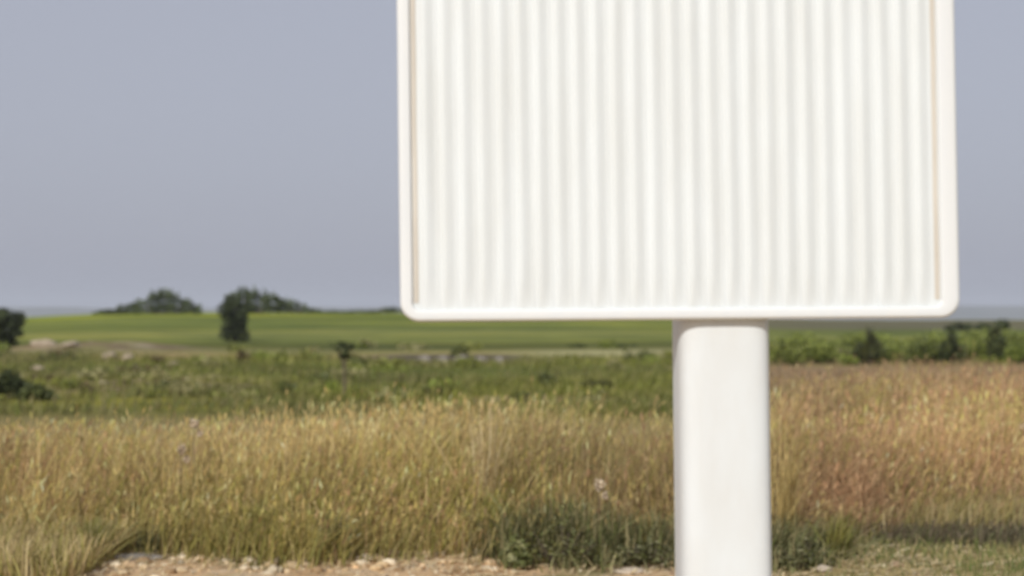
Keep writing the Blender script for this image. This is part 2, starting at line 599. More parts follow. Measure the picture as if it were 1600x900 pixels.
def blades(x, y, h, width, col, bend=0.35, heads=0.0, head_col=None, head_len=0.06, head_w=0.010, z=None):
    """curved tapered grass blades; returns co, quads, col"""
    n = len(x)
    z0 = ground_z(x, y) if z is None else z
    az = RNG.random(n) * 2 * np.pi                 # lean direction
    fa = RNG.random(n) * 2 * np.pi                 # facing of the ribbon
    bd = bend * h * np.abs(RNG.standard_normal(n)) * 0.6
    az = np.where(RNG.random(n) < 0.55, 2.2 * vnoise(x * 0.9, y * 0.9, 33) + 0.5 * RNG.standard_normal(n), az)   # neighbours lean together
    ts = np.array([0.0, 0.45, 0.8, 1.0])
    ws = np.array([1.0, 0.85, 0.55, 0.12])
    t = ts[None, :]
    cx = x[:, None] + np.cos(az)[:, None] * bd[:, None] * t ** 1.8
    cy = y[:, None] + np.sin(az)[:, None] * bd[:, None] * t ** 1.8
    cz = z0[:, None] - 0.02 + h[:, None] * t * (1 - 0.10 * (bd / h)[:, None] * t)
    hw = (width[:, None] * ws[None, :]) / 2
    wx, wy = np.cos(fa)[:, None] * hw, np.sin(fa)[:, None] * hw
    A = np.stack([cx - wx, cy - wy, cz], -1)
    B = np.stack([cx + wx, cy + wy, cz], -1)
    co = np.stack([A, B], 2).reshape(-1, 3)        # n*4*2
    base = np.arange(n)[:, None] * 8
    q = []
    for k in range(3):
        o = k * 2
        q.append(base + np.array([[o, o + 1, o + 3, o + 2]]))
    quads = np.concatenate(q, 0)
    vcol = np.repeat(col, 8, 0)
    if heads > 0:
        m = RNG.random(n) < heads
        k = int(m.sum())
        tip = np.stack([cx[m, 3], cy[m, 3], cz[m, 3]], -1)
        pre = np.stack([cx[m, 2], cy[m, 2], cz[m, 2]], -1)
        d = tip - pre
        d /= np.linalg.norm(d, axis=1, keepdims=True) + 1e-9
        L = head_len * (0.6 + 0.8 * RNG.random(k))[:, None]
        hw_ = head_w * (0.6 + 0.8 * RNG.random(k))[:, None] / 2
        cos, qs = [], []
        nb = len(co)
        for r in range(2):
            f2 = fa[m] + r * np.pi / 2
            side = np.stack([np.cos(f2), np.sin(f2), np.zeros(k)], -1) * hw_
            P = [tip - d * L * 0.5, tip + d * L * 0.1 + side, tip + d * L * 0.7, tip + d * L * 0.1 - side]
            cos.append(np.stack(P, 1).reshape(-1, 3))
            qs.append(nb + r * 4 * k + np.arange(k)[:, None] * 4 + np.arange(4)[None, :])
        co = np.concatenate([co] + cos)
        quads = np.concatenate([quads] + qs)
        hc = head_col if head_col is not None else col
        hc = hc[m]
        vcol = np.concatenate([vcol] + [np.repeat(hc, 4, 0)] * 2)
    return co, quads, vcol


def leaves(centres, size, col, up=0.3, aspect=1.6):
    """leaf quads (a folded pair of triangles each) at the centres"""
    n = len(centres)
    nrm = RNG.standard_normal((n, 3))
    nrm[:, 2] = np.abs(nrm[:, 2]) + up
    nrm /= np.linalg.norm(nrm, axis=1, keepdims=True)
    a = RNG.standard_normal((n, 3))
    u = np.cross(nrm, a)
    u /= np.linalg.norm(u, axis=1, keepdims=True) + 1e-9
    v = np.cross(nrm, u)
    s = (size * (0.6 + 0.8 * RNG.random(n)))[:, None]
    u = u * s * aspect / 2
    v = v * s / 2
    co = np.stack([centres - u, centres + v * 0.9 + nrm * s * 0.08, centres + u, centres - v * 0.9 + nrm * s * 0.08], 1).reshape(-1, 3)
    q = np.arange(n)[:, None] * 4 + np.arange(4)[None, :]
    return co, q, np.repeat(col, 4, 0)


def clumped(lobes, n, shell=0.55):
    """points spread through a crown made of ellipsoid lobes (cx,cy,cz,rx,ry,rz), denser near each lobe's skin"""
    lobes = np.asarray(lobes, float)
    vol = (lobes[:, 3] * lobes[:, 4] * lobes[:, 5]) ** (2 / 3)
    idx = RNG.choice(len(lobes), n, p=vol / vol.sum())
    d = RNG.standard_normal((n, 3))
    d /= np.linalg.norm(d, axis=1, keepdims=True)
    r = shell + (1 - shell) * RNG.random((n, 1)) ** 0.7
    r = r * (1 + 0.10 * RNG.standard_normal((n, 1)))
    return lobes[idx, :3] + d * r * lobes[idx, 3:], idx


def limb(bm, p0, p1, r0, r1, seg=7, k=4, wob=0.05):
    p0, p1 = Vector(p0), Vector(p1)
    d = (p1 - p0)
    ln = d.length
    d.normalize()
    a = d.orthogonal().normalized()
    b = d.cross(a)
    prev = None
    for j in range(k + 1):
        t = j / k
        c = p0.lerp(p1, t) + (a * math.sin(t * 5 + ln) + b * math.cos(t * 4 + ln)) * wob * ln * t * (1 - t)
        r = r0 + (r1 - r0) * t
        row = [bm.verts.new(c + (a * math.cos(2 * math.pi * i / seg) + b * math.sin(2 * math.pi * i / seg)) * r) for i in range(seg)]
        if prev:
            for i in range(seg):
                bm.faces.new((prev[i], prev[(i + 1) % seg], row[(i + 1) % seg], row[i]))
        prev = row
    bm.faces.new(prev)


DARK = [(0.040, 0.052, 0.022), (0.058, 0.072, 0.028), (0.08, 0.095, 0.038)]
MID = [(0.08, 0.10, 0.03), (0.12, 0.14, 0.045), (0.16, 0.175, 0.06)]
OLIVE = [(0.08, 0.085, 0.02), (0.115, 0.115, 0.03), (0.15, 0.145, 0.045)]


def tree(name, loc, width, height, label, cat, group=None, cols=DARK, n_lobes=14, n_leaf=3500, trunk_h=0.3, leaf=None, low=0.12, seed=0, top=False):
    """tapered trunk, limbs and a crown of leaf clumps; the crown fills width x height"""
    rs = random.Random(seed * 31 + 5)
    root = empty(name, loc, label, cat, group)
    lobes, limbs = [], []
    cz0 = height * low
    for k in range(n_lobes):
        t = (k + 0.5) / n_lobes
        zc = cz0 + (height - cz0) * (0.12 + 0.76 * t)
        wr = width / 2 * (0.55 + 0.45 * math.sin(math.pi * min(1, 0.25 + 0.75 * (1 - t)))) * (1 - 0.35 * max(0, t - 0.6))
        if top: wr = width / 2 * (0.50 + 0.5 * sstep(0.35, 0.62, t)) * (1 - 0.5 * max(0, t - 0.8) / 0.2)
        a = k * 2.399 + rs.random()
        rr = wr * (0.25 + 0.45 * rs.random())
        sz = width * (0.14 + 0.12 * rs.random())
        lobes.append((math.cos(a) * rr, math.sin(a) * rr, zc, sz, sz, min(sz, height * 0.2) * 0.8))
    bm = bmesh.new()
    limb(bm, (0, 0, -0.15), (width * 0.02, 0, height * 0.62), max(0.03, height * 0.035), height * 0.012, 9, 6)
    for k, lb in enumerate(lobes):
        if k % 2 == 0:
            limb(bm, (0, 0, min(lb[2] * 0.6, height * 0.55)), lb[:3], height * 0.014, height * 0.004, 6, 3)
    bm_obj('trunk', bm, M_BARK, root)
    pts, idx = clumped(lobes, n_leaf, 0.45)
    tone = (0.75 + 0.5 * RNG.random(n_lobes))[idx][:, None]
    col = jitter_col(n_leaf, cols) * tone
    co, q, vc = leaves(pts, leaf or width * 0.05, col)
    link('crown', np_mesh('crown', co, quads=q, col=vc), M_LEAF, root)
    return root


def shrub(name, loc, width, height, label, cat, group=None, cols=MID, n_lobes=9, n_leaf=1800, leaf=None, depth=None, flat=False, seed=0):
    """bushy plant: several stems and a foliage of leaf clumps down to the ground"""
    rs = random.Random(seed * 17 + 3)
    root = empty(name, loc, label, cat, group)
    depth = depth or width
    lobes = []
    for k in range(n_lobes):
        a = rs.random() * 6.283
        q = math.sqrt(rs.random())
        x, y = math.cos(a) * q * width * 0.36, math.sin(a) * q * depth * 0.36
        hh = height * (1 - 0.55 * q) * (0.6 + 0.4 * rs.random())
        s = width * (0.13 + 0.08 * rs.random())
        lobes.append((x, y, hh * 0.55, s, s * depth / width, hh * 0.47))
    bm = bmesh.new()
    for lb in lobes:
        limb(bm, (lb[0] * 0.04, lb[1] * 0.04, -0.04), (lb[0], lb[1], lb[2] + lb[5] * 0.7), max(0.004, height * 0.014), max(0.002, height * 0.005), 6, 3)
    bm_obj('stems', bm, M_BARK, root)
    pts, idx = clumped(lobes, n_leaf, 0.35)
    pts[:, 2] = np.abs(pts[:, 2])
    col = jitter_col(n_leaf, cols) * (0.75 + 0.5 * RNG.random(n_lobes))[idx][:, None]
    co, q, vc = leaves(pts, leaf or width * 0.06, col)
    link('foliage', np_mesh('foliage', co, quads=q, col=vc), M_LEAF, root)
    return root


def tuft(name, loc, width, height, label, cat, group=None, cols=MID, n=260, bw=0.010, heads=0.0, bend=0.7, head_cols=None):
    """a clump of blades growing from one root"""
    root = empty(name, loc, label, cat, group)
    a = RNG.random(n) * 6.283
    r = np.sqrt(RNG.random(n)) * width * 0.3
    x, y = np.cos(a) * r, np.sin(a) * r
    h = height * (0.45 + 0.55 * RNG.random(n))
    c = jitter_col(n, cols)
    hc = jitter_col(n, head_cols) if head_cols is not None else None
    co, q, vc = blades(x, y, h, bw * (0.6 + 0.8 * RNG.random(n)), c, bend, heads, hc, z=np.zeros(n))
    link('blades', np_mesh('blades', co, quads=q, col=vc), M_GRASS, root)
    return root


def stone(name, loc, size, label, cat, group=None, mat=None, seed=0, flat=0.6, rz=0.0):
    bm = bmesh.new()
    bmesh.ops.create_icosphere(bm, subdivisions=3, radius=0.5)
    off = Vector((seed * 3.7, seed * 1.3, seed * 5.1))
    for v in bm.verts:
        d = 1 + 0.30 * noise.noise(v.co * 2.2 + off) + 0.10 * noise.noise(v.co * 6 + off)
        v.co *= d
        # planes of breakage
        for pn in (Vector((0.8, 0.3, 0.5)), Vector((-0.5, 0.7, 0.6)), Vector((-0.2, -0.8, 0.4))):
            pn = (pn + Vector((math.sin(seed), math.cos(seed * 2), 0)) * 0.4).normalized()
            k = v.co.dot(pn) - 0.36
            if k > 0: v.co -= pn * k * 0.8
    me = bpy.data.meshes.new(name)
    bm.to_mesh(me)
    bm.free()
    o = link(name, me, mat or M_STONE, None, smooth=True)
    sx, sy, sz = size
    o.scale = (sx, sy, sz)
    o.location = (loc[0], loc[1], loc[2] + sz * 0.22)
    o.rotation_euler = (0, 0, rz)
    return tag(o, label, cat, group)


def P(px, py):
    x, d = at(px, py)
    return (x, d, gz(x, d))


def Pd(px, d):
    x = (px - 800) / FPX * d
    return (x, d, gz(x, d))


# ------------------------------------------------------------------ tall dry grass
def px_of(x, y):
    return 800 + x / np.maximum(y, 0.1) * FPX


def grass_field(name, label, n, yr, width, hmean, dens, bend_=0.75, k=1.09, extra=0.0):
    y = yr[0] + (yr[1] - yr[0]) * RNG.random(n) ** 1.35
    x = (RNG.random(n) * 2 - 1) * (1.0 + y * 0.46)
    keep = dens(x, y)
    m = RNG.random(n) < keep
    x, y = x[m], y[m]
    n = len(x)
    # patches: straw, pinkish brown on the right, greener low on the left
    pn = vnoise(x * 0.9, y * 0.9, 6)
    pink = np.clip(0.10 + sstep(0.14, 0.24, x / y) * 0.80 + 0.45 * vnoise(x * 1.4, y * 1.1, 8), 0, 1)
    green = np.clip(0.20 + 0.35 * vnoise(x * 1.3, y * 1.3, 7) + 0.30 * sstep(-0.8, -2.4, x) * sstep(11.5, 9.5, y) + extra, 0, 0.9)
    straw = k * jitter_col(n, [(0.65, 0.515, 0.23), (0.57, 0.435, 0.18), (0.74, 0.615, 0.32), (0.38, 0.275, 0.115)], [4, 3, 2, 3], 0.25)
    pk = k * jitter_col(n, [(0.45, 0.285, 0.155), (0.53, 0.37, 0.21), (0.32, 0.195, 0.105)], [3, 3, 2])
    gr = k * jitter_col(n, [(0.46, 0.41, 0.125), (0.34, 0.32, 0.09), (0.58, 0.49, 0.18)], [3, 2, 3])
    c = straw.copy()
    u = RNG.random(n)
    c[u < pink] = pk[u < pink]
    u = RNG.random(n)
    mg = u < green
    c[mg] = gr[mg]
    # patches of older, darker stems and of bleached ones
    c = c * np.clip(0.96 + 0.42 * vnoise(x * 1.15, y * 0.8, 51) + 0.16 * vnoise(x * 3.1, y * 2.0, 52), 0.5, 1.35)[:, None]
    h = hmean(x, y) * (0.40 + 0.62 * RNG.random(n) ** 0.75) * (1 + 0.20 * pn) * (1 + 0.18 * (RNG.random(n) > 0.97))
    hc = np.clip(c * np.array([1.15, 1.12, 1.15]), 0, 0.8)
    co, q, vc = blades(x, y, h, width * (0.6 + 0.8 * RNG.random(n)), c, bend_, 0.4, hc, 0.06, 0.0115)
    o = link(name, np_mesh(name, co, quads=q, col=vc), M_GRASS)
    return tag(o, label, 'grass', None, 'stuff')


def front(x, y):
    """where the tall grass begins"""
    px = px_of(x, y)
    f = 9.35 + 0.25 * vnoise(x * 1.6, 0.3, 9) + 0.9 * sstep(1.5, 2.3, x) + 0.6 * sstep(2.5, 3.2, x)
    return f


def back(x, y):
    return 12.6 + 6.5 * sstep(0.12, 0.26, x / y) + 3 * sstep(0.15, 0.3, x / y)


def tall_d(x, y):
    f, b = front(x, y), back(x, y)
    return sstep(f - 0.15, f + 0.35, y) * (1 - sstep(b - 1.0, b + 0.6, y)) * np.clip(0.62 + 0.55 * vnoise(x * 1.9, y * 1.7, 10), 0.12, 1)


def tall_h(x, y):
    edge = sstep(0, 1.1, y - front(x, y))
    hh = 0.78 + 0.12 * sstep(-0.28, -0.05, x / y) + 0.13 * vnoise(x * 0.9, y * 0.6, 11)
    return hh * (0.36 + 0.64 * edge)


grass_field('tall_dry_grass', 'tall straw coloured dry grass in a broad band behind the sign', 190000, (9.0, 16.0), 0.0072, tall_h, tall_d)
grass_field('far_dry_grass', 'thin dry grass running back on the right behind the tall band', 60000, (14.5, 24.0), 0.012, tall_h, tall_d)

def under_d(x, y):
    f = front(x, y)
    return sstep(f - 0.35, f, y) * (1 - sstep(f + 0.5, f + 1.2, y)) * np.clip(0.55 + 0.6 * vnoise(x * 1.9, y * 2.1, 24), 0, 1)


def mid_d(x, y):
    f, b = front(x, y), back(x, y)
    return sstep(f, f + 0.4, y) * (1 - sstep(b - 1.5, b, y)) * np.clip(0.25 + 0.9 * vnoise(x * 1.1, y * 1.3, 27), 0, 1)


def mid_h(x, y):
    return 0.52 + 0.16 * vnoise(x * 1.2, y, 28)


def under_h(x, y):
    return 0.30 + 0.10 * vnoise(x * 1.5, y, 25)


grass_field('matted_undergrowth', 'short matted brown and olive growth along the foot of the tall dry grass', 60000, (8.8, 11.6), 0.009, under_h, under_d, 1.1, 0.68, 0.30)
grass_field('weedy_grass', 'olive and brown weedy growth among the tall dry grass', 60000, (9.2, 15.0), 0.010, mid_h, mid_d, 1.0, 0.66, 0.3)

# low green and straw grass at the foot of the tall band
def low_grass(name, label, n, yr, xr, hm, cols, w, dens_seed, thr):
    y = yr[0] + (yr[1] - yr[0]) * RNG.random(n)
    x = xr[0] + (xr[1] - xr[0]) * RNG.random(n)
    m = vnoise(x * 2.0, y * 2.4, dens_seed) + 0.35 * RNG.standard_normal(n) > thr
    x, y = x[m], y[m]
    n = len(x)
    c = jitter_col(n, cols)
    co, q, vc = blades(x, y, hm * (0.4 + 0.8 * RNG.random(n)), w * (0.6 + 0.8 * RNG.random(n)), c, 0.9, 0.0)
    return tag(link(name, np_mesh(name, co, quads=q, col=vc), M_GRASS), label, 'grass', None, 'stuff')


GREEN_LOW = [(0.16, 0.19, 0.055), (0.22, 0.23, 0.08), (0.34, 0.29, 0.13), (0.12, 0.15, 0.04)]
STRAW_LOW = [(0.56, 0.45, 0.24), (0.48, 0.36, 0.17), (0.38, 0.32, 0.12)]
low_grass('low_green_grass', 'short green grass on the bare ground right of the post', 14000, (7.6, 10.3), (1.2, 5.2), 0.09, GREEN_LOW, 0.008, 12, -0.25)
low_grass('low_straw_grass', 'short pale straw along the foot of the tall grass', 9000, (8.9, 10.0), (-5.2, 5.2), 0.10, STRAW_LOW + GREEN_LOW[:2], 0.008, 13, 0.25)
low_grass('pale_short_grass', 'pale cropped grass above the dark strip at the right', 12000, (10.3, 11.8), (1.9, 5.4), 0.24, STRAW_LOW + [(0.40, 0.36, 0.16)], 0.009, 14, -0.6)
low_grass('shade_mat', 'added mat of short blades coloured dark as ground shade on the right', 2600, (9.7, 10.5), (2.3, 3.7), 0.15, [(0.13, 0.10, 0.065), (0.19, 0.15, 0.095), (0.15, 0.15, 0.07)], 0.013, 15, -0.3)  # ground shade painted as a mat of dark blades

# thin green growth over the fields up to where single plants no longer show
n = 60000
y = 22 * (52 / 22) ** RNG.random(n)
x = (RNG.random(n) * 2 - 1) * y * 0.46
keep = (vnoise(x * 0.35, y * 0.35, 16) + 0.4 * RNG.standard_normal(n) > -0.05) & (RNG.random(n) > np.maximum(np.maximum(worn(x, y), pale(x, y)), dark_strip(x, y)) * 1.1) & ~((x / y > 0.17) & (y < 46) & (RNG.random(n) < 0.75))
x, y = x[keep], y[keep]
n = len(x)
c = jitter_col(n, [(0.20, 0.215, 0.035), (0.25, 0.255, 0.05), (0.31, 0.29, 0.09), (0.15, 0.165, 0.028)])
pt = np.clip(0.5 + 0.7 * vnoise(x * 0.5, y * 0.35, 22), 0, 1)[:, None]
c = c * (1 - pt) + pt * jitter_col(n, [(0.23, 0.20, 0.085), (0.17, 0.155, 0.06), (0.12, 0.14, 0.04)])
dryr = (x / y > 0.17) & (y < 46)
c[dryr] = jitter_col(int(dryr.sum()), [(0.36, 0.26, 0.14), (0.28, 0.19, 0.10)])
co, q, vc = blades(x, y, (0.10 + 0.16 * RNG.random(n)), 0.03 + 0.025 * RNG.random(n), c, 1.0)
tag(link('meadow_grass', np_mesh('meadow_grass', co, quads=q, col=vc), M_GRASS), 'low green growth over the fields behind the dry grass', 'grass', None, 'stuff')

# low scrub scattered over the fields: too many and too small to count
cs, qs, vs_, nb = [], [], [], 0
PAL = [[(0.19, 0.205, 0.04), (0.25, 0.255, 0.06)], [(0.075, 0.095, 0.024), (0.11, 0.125, 0.032)], [(0.30, 0.275, 0.11), (0.36, 0.33, 0.15)],
       [(0.17, 0.125, 0.06), (0.13, 0.10, 0.045)], [(0.24, 0.28, 0.05), (0.20, 0.24, 0.045)]]
for k in range(330):
    d = 25 * (70 / 25) ** random.random()
    u = random.uniform(-0.46, 0.46)
    if vnoise(u * 9, math.log(d) * 7, 31) < -0.15: continue
    if u > 0.17 and 26 < d < 44 and random.random() < 0.85: continue
    x = u * d
    if max(pale(x, d), dark_strip(x, d), worn(x, d)) > 0.35 and random.random() < 0.8: continue
    wd = random.uniform(0.25, 0.9) * (1.0 + d / 60)
    hh = random.uniform(0.12, 0.34) * (0.8 + d / 90)
    m_ = 110
    pts, _ = clumped([(x + random.uniform(-.3, .3) * wd, d + random.uniform(-.3, .3) * wd, gz(x, d) + hh * 0.35, wd * 0.3, wd * 0.3, hh * 0.6) for q in range(4)], m_, 0.3)
    co, q, vc = leaves(pts, 0.035 + d * 0.0011, jitter_col(m_, PAL[random.choice((0, 0, 1, 1, 2, 2, 3, 4, 4))]))
    cs.append(co); qs.append(q + nb); vs_.append(vc); nb += len(co)
tag(link('field_scrub', np_mesh('field_scrub', np.concatenate(cs), quads=np.concatenate(qs), col=np.concatenate(vs_)), M_LEAF), 'patchy low scrub and weeds over the green fields behind the dry grass', 'scrub', None, 'stuff')

# broken earth and stones along the foot of the grass
bm = bmesh.new()
bmesh.ops.create_icosphere(bm, subdivisions=2, radius=0.5)
ib = np.array([v.co[:] for v in bm.verts])
it = np.array([[v.index for v in f.verts] for f in bm.faces])
bm.free()
n = 300
x = RNG.uniform(-3.1, 0.0, n)
y = 9.0 + 0.28 * (x + 1.8) / 3 * 0.6 + 0.22 * RNG.standard_normal(n)
sz = (0.018 + 0.075 * RNG.random(n) ** 2.2)[:, None]
cc = []
for k in range(n):
    o = RNG.random(3) * 40
    dsp = np.array([1 + 0.45 * noise.noise(Vector(p * 3.0 + o)) for p in ib])
    cc.append(ib * dsp[:, None] * sz[k] * np.array([1.0, 0.9, 0.55]) * (0.8 + 0.5 * RNG.random(3)) + np.array([x[k], y[k], gz(x[k], y[k]) + sz[k, 0] * 0.12]))
tr = (np.arange(n)[:, None, None] * len(ib) + it[None]).reshape(-1, 3)
c = jitter_col(n, [(0.78, 0.61, 0.38), (0.70, 0.51, 0.30), (0.82, 0.70, 0.50), (0.42, 0.28, 0.15), (0.68, 0.51, 0.29)])
rub = link('rubble', np_mesh('rubble', np.concatenate(cc), tris=tr, col=np.repeat(c, len(ib), 0)), M_GRASS)
tag(rub, 'pale broken earth and small stones along the edge of the bare ground', 'rubble', None, 'stuff')

# straw litter lying on the bare earth
n = 16000
y = 7.8 + 2.0 * RNG.random(n)
x = (RNG.random(n) * 2 - 1) * 5.2
m = vnoise(x * 2.6, y * 3.2, 18) + 0.4 * RNG.standard_normal(n) > 0.0
x, y = x[m], y[m]
n = len(x)
a = RNG.random(n) * 6.283
ln = 0.012 + 0.04 * RNG.random(n) ** 2
w = 0.003 + 0.004 * RNG.random(n)
z = ground_z(x, y) + 0.006 + 0.012 * RNG.random(n)
dx, dy = np.cos(a) * ln, np.sin(a) * ln
ex, ey = -np.sin(a) * w, np.cos(a) * w
tz = 0.012 * RNG.standard_normal(n)
co = np.stack([np.stack([x - dx - ex, y - dy - ey, z], -1), np.stack([x + dx - ex, y + dy - ey, z + np.abs(tz)], -1),
               np.stack([x + dx + ex, y + dy + ey, z + np.abs(tz) + 0.003], -1), np.stack([x - dx + ex, y - dy + ey, z + 0.003], -1)], 1).reshape(-1, 3)
q = np.arange(n)[:, None] * 4 + np.arange(4)[None, :]
c = jitter_col(n, [(0.62, 0.50, 0.30), (0.52, 0.40, 0.22), (0.70, 0.60, 0.40)])
tag(link('straw_litter', np_mesh('straw_litter', co, quads=q, col=np.repeat(c, 4, 0)), M_GRASS), 'pale straw lying on the bare earth in front of the grass', 'straw', None, 'stuff')

# gravel
n = 2600
y = 7.7 + 2.0 * RNG.random(n)
x = (RNG.random(n) * 2 - 1) * 5.2
s = 0.004 + 0.012 * RNG.random(n) ** 2.5
base = np.array([(1, 0, 0), (-1, 0, 0), (0, 1, 0), (0, -1, 0), (0, 0, 0.7), (0, 0, -0.7)], float)
tri = np.array([(0, 2, 4), (2, 1, 4), (1, 3, 4), (3, 0, 4), (2, 0, 5), (1, 2, 5), (3, 1, 5), (0, 3, 5)])
j = base[None] * (0.6 + 0.8 * RNG.random((n, 6, 1))) * s[:, None, None]
rot = RNG.random(n) * 6.283
jx = j[..., 0] * np.cos(rot)[:, None] - j[..., 1] * np.sin(rot)[:, None]
jy = j[..., 0] * np.sin(rot)[:, None] + j[..., 1] * np.cos(rot)[:, None]
co = np.stack([x[:, None] + jx, y[:, None] + jy, (ground_z(x, y) + s * 0.25)[:, None] + j[..., 2]], -1).reshape(-1, 3)
tr = (np.arange(n)[:, None, None] * 6 + tri[None]).reshape(-1, 3)
c = jitter_col(n, [(0.45, 0.35, 0.25), (0.32, 0.22, 0.14), (0.55, 0.46, 0.34)])
tag(link('gravel', np_mesh('gravel', co, tris=tr, col=np.repeat(c, 6, 0)), M_GRASS), 'fine gravel and crumbs of earth on the bare ground', 'gravel', None, 'stuff')

# ------------------------------------------------------------------ trees and shrubs of the fields
tree('field_tree', Pd(366, 80), 2.15, 2.78, 'dark upright round tree standing alone in the green field, breaking the skyline', 'tree', cols=DARK, n_lobes=18, n_leaf=4600, seed=1, low=-0.03, top=True)
def mound(name, loc, width, prof, label, seed, cols, depth=3.5, n_leaf=4200, leaf=0.17, trunk='trunk', crown='crown', cat='tree'):
    """a broad tree or thicket whose crown reaches the ground, its outline following prof from left to right"""
    rs = random.Random(seed)
    root = empty(name, loc, label, cat)
    lobes = []
    bm = bmesh.new()
    m_ = 34
    for k in range(m_):
        t = (k + 0.5) / m_
        h = float(np.interp(t, np.linspace(0, 1, len(prof)), prof)) * rs.uniform(0.70, 1.12)
        r = width / m_ * 2.0
        x, y = (t - 0.5) * width, rs.uniform(-0.5, 0.5) * depth * 0.6
        for zc in ([h * 0.3, h * 0.78] if h > 0.8 else [h * 0.5]):
            lobes.append((x + rs.uniform(-.2, .2), y, zc, r, r, h * 0.27 if h > 0.8 else h * 0.5))
        if k % 5 == 2:
            limb(bm, (x * 0.08, y * 0.08, -0.2), (x, y, h * 0.8), 0.10, 0.03, 7, 4)
    bm_obj(trunk, bm, M_BARK, root)
    pts, idx = clumped(lobes, n_leaf, 0.3)
    col = jitter_col(n_leaf, cols) * (0.75 + 0.5 * RNG.random(len(lobes)))[idx][:, None]
    co, q, vc = leaves(pts, leaf, col)
    link(crown, np_mesh(crown, co, quads=q, col=vc), M_LEAF, root)
    return root


FAR = [(0.065, 0.09, 0.03), (0.095, 0.125, 0.04), (0.13, 0.155, 0.055)]
mound('skyline_tree', Pd(257, 150), 7.4, [0.9, 1.5, 2.1, 2.5, 2.55, 2.2, 1.6, 0.7], 'broad domed tree on the brow left of the lone field tree', 2, FAR)
mound('skyline_bush', Pd(180, 152), 4.6, [0.25, 0.6, 0.7, 1.0, 1.2], 'low dark bush on the brow, at the far left end of the skyline growth', 3, FAR, 2.5, 1800, 0.15, 'stems', 'foliage', 'bush')
mound('skyline_tree.001', Pd(402, 150), 5.6, [1.9, 2.6, 2.6, 2.4, 2.2, 1.9], 'rounded tree on the brow just right of the lone field tree', 4, FAR)
mound('skyline_bush.001', Pd(464, 151), 5.2, [1.9, 1.7, 1.4, 1.0, 0.6, 0.3], 'bush tapering down to the right from the rounded skyline tree', 5, FAR, 2.5, 2200, 0.15, 'stems', 'foliage', 'bush')
mound('skyline_bush.002', Pd(562, 152), 9.0, [0.2, 0.35, 0.3, 0.5, 0.45, 0.7, 0.8], 'low dark bush on the brow touching the left edge of the sign', 6, FAR, 2.0, 1200, 0.14, 'stems', 'foliage', 'bush')
tree('edge_tree', Pd(6, 62), 2.2, 1.75, 'dark bushy tree at the left edge of the view above the stony bank', 'tree', cols=DARK, n_lobes=16, n_leaf=3400, seed=7, low=0.03)
shrub('edge_bush', Pd(12, 27), 1.0, 0.78, 'dark green bush at the left edge, just behind the dry grass', 'bush', cols=DARK + MID[:1], n_lobes=10, n_leaf=1800, seed=8, leaf=0.05)
shrub('green_bush', Pd(58, 26), 0.8, 0.42, 'brighter green low bush right of the dark bush at the left edge', 'bush', cols=MID, n_lobes=8, n_leaf=1200, seed=9, leaf=0.045)
tree('sapling', Pd(538, 27.5), 0.42, 1.12, 'slender sapling with a small dark head, alone left of the sign', 'tree', cols=MID + DARK, n_lobes=7, n_leaf=420, seed=10, low=0.66, leaf=0.045)
shrub('olive_bush', Pd(678, 27), 0.42, 0.52, 'small olive bush below the left part of the sign, in front of grey stones', 'bush', cols=OLIVE, n_lobes=7, n_leaf=800, seed=11, leaf=0.035)
shrub('olive_bush.001', Pd(935, 30), 1.0, 0.42, 'olive brown bush just left of the post at the top of the dry grass', 'bush', cols=OLIVE, n_lobes=9, n_leaf=1400, seed=12, leaf=0.045)
shrub('olive_bush.002', Pd(850, 32), 0.85, 0.5, 'lighter green weedy bush left of the olive brown bush by the post', 'bush', cols=MID + OLIVE, n_lobes=9, n_leaf=1000, seed=13, leaf=0.045)
vine_labels = ['yellow green bush in the row on the right, nearest to the post', 'small green bush of the right hand row, second from the post',
               'tall narrow dark bush of the right hand row below the sign', 'short pale green bush in the middle of the right hand row',
               'wide mid green bush of the right hand row under the sign corner', 'dark upright bush just right of the sign corner',
               'bush with a ragged top in the row, left of the last dark bush', 'darkest leaning bush near the right end of the row',
               'bright green bush ending the row at the right edge']
LITE = [(0.21, 0.245, 0.05), (0.28, 0.31, 0.075), (0.15, 0.18, 0.04)]
vs = [(1226, 45, 0.95, 0.85, LITE + OLIVE[2:]), (1280, 46, 1.0, 0.8, LITE), (1358, 45, 0.62, 1.12, DARK + OLIVE), (1400, 47, 1.1, 0.75, LITE), (1445, 46, 1.0, 0.98, MID + LITE),
      (1487, 45, 0.5, 1.15, DARK + MID), (1520, 47, 0.9, 1.0, LITE), (1556, 45, 0.6, 1.28, DARK + MID), (1600, 46, 1.1, 0.9, LITE + [(0.2, 0.26, 0.04)])]
mound('hedge', Pd(1420, 48.5), 9.2, [0.75, 0.95, 0.7, 0.95, 0.8, 1.05, 0.85, 1.0, 1.1, 0.9], 'continuous bright green hedge behind the row of bushes on the right', 77, LITE + [(0.26, 0.30, 0.07)], 1.2, 9000, 0.07, 'stems', 'foliage', 'hedge')
for k, (px, d, w, h, cols) in enumerate(vs):
    shrub('row_bush' + ('' if k == 0 else '.%03d' % k), Pd(px, d), w * 1.75, h * 1.38, vine_labels[k], 'bush', 'bushes in a row across the right hand field', cols, 12, 1900, seed=20 + k, leaf=0.065)
for k, (px, d, w, h, lab) in enumerate([(1500, 110, 2.6, 1.1, 'far low bush on the right skyline beside the sign corner'), (1566, 108, 1.5, 1.3, 'far pointed bush standing up on the right skyline'),
                                        (1535, 112, 2.2, 0.85, 'far flat bush between the two taller right skyline bushes')]):
    shrub('far_bush' + ('' if k == 0 else '.%03d' % k), Pd(px, d), w, h, lab, 'bush', 'bushes on the right skyline', DARK + MID[:1], 8, 800, seed=40 + k, leaf=0.13)

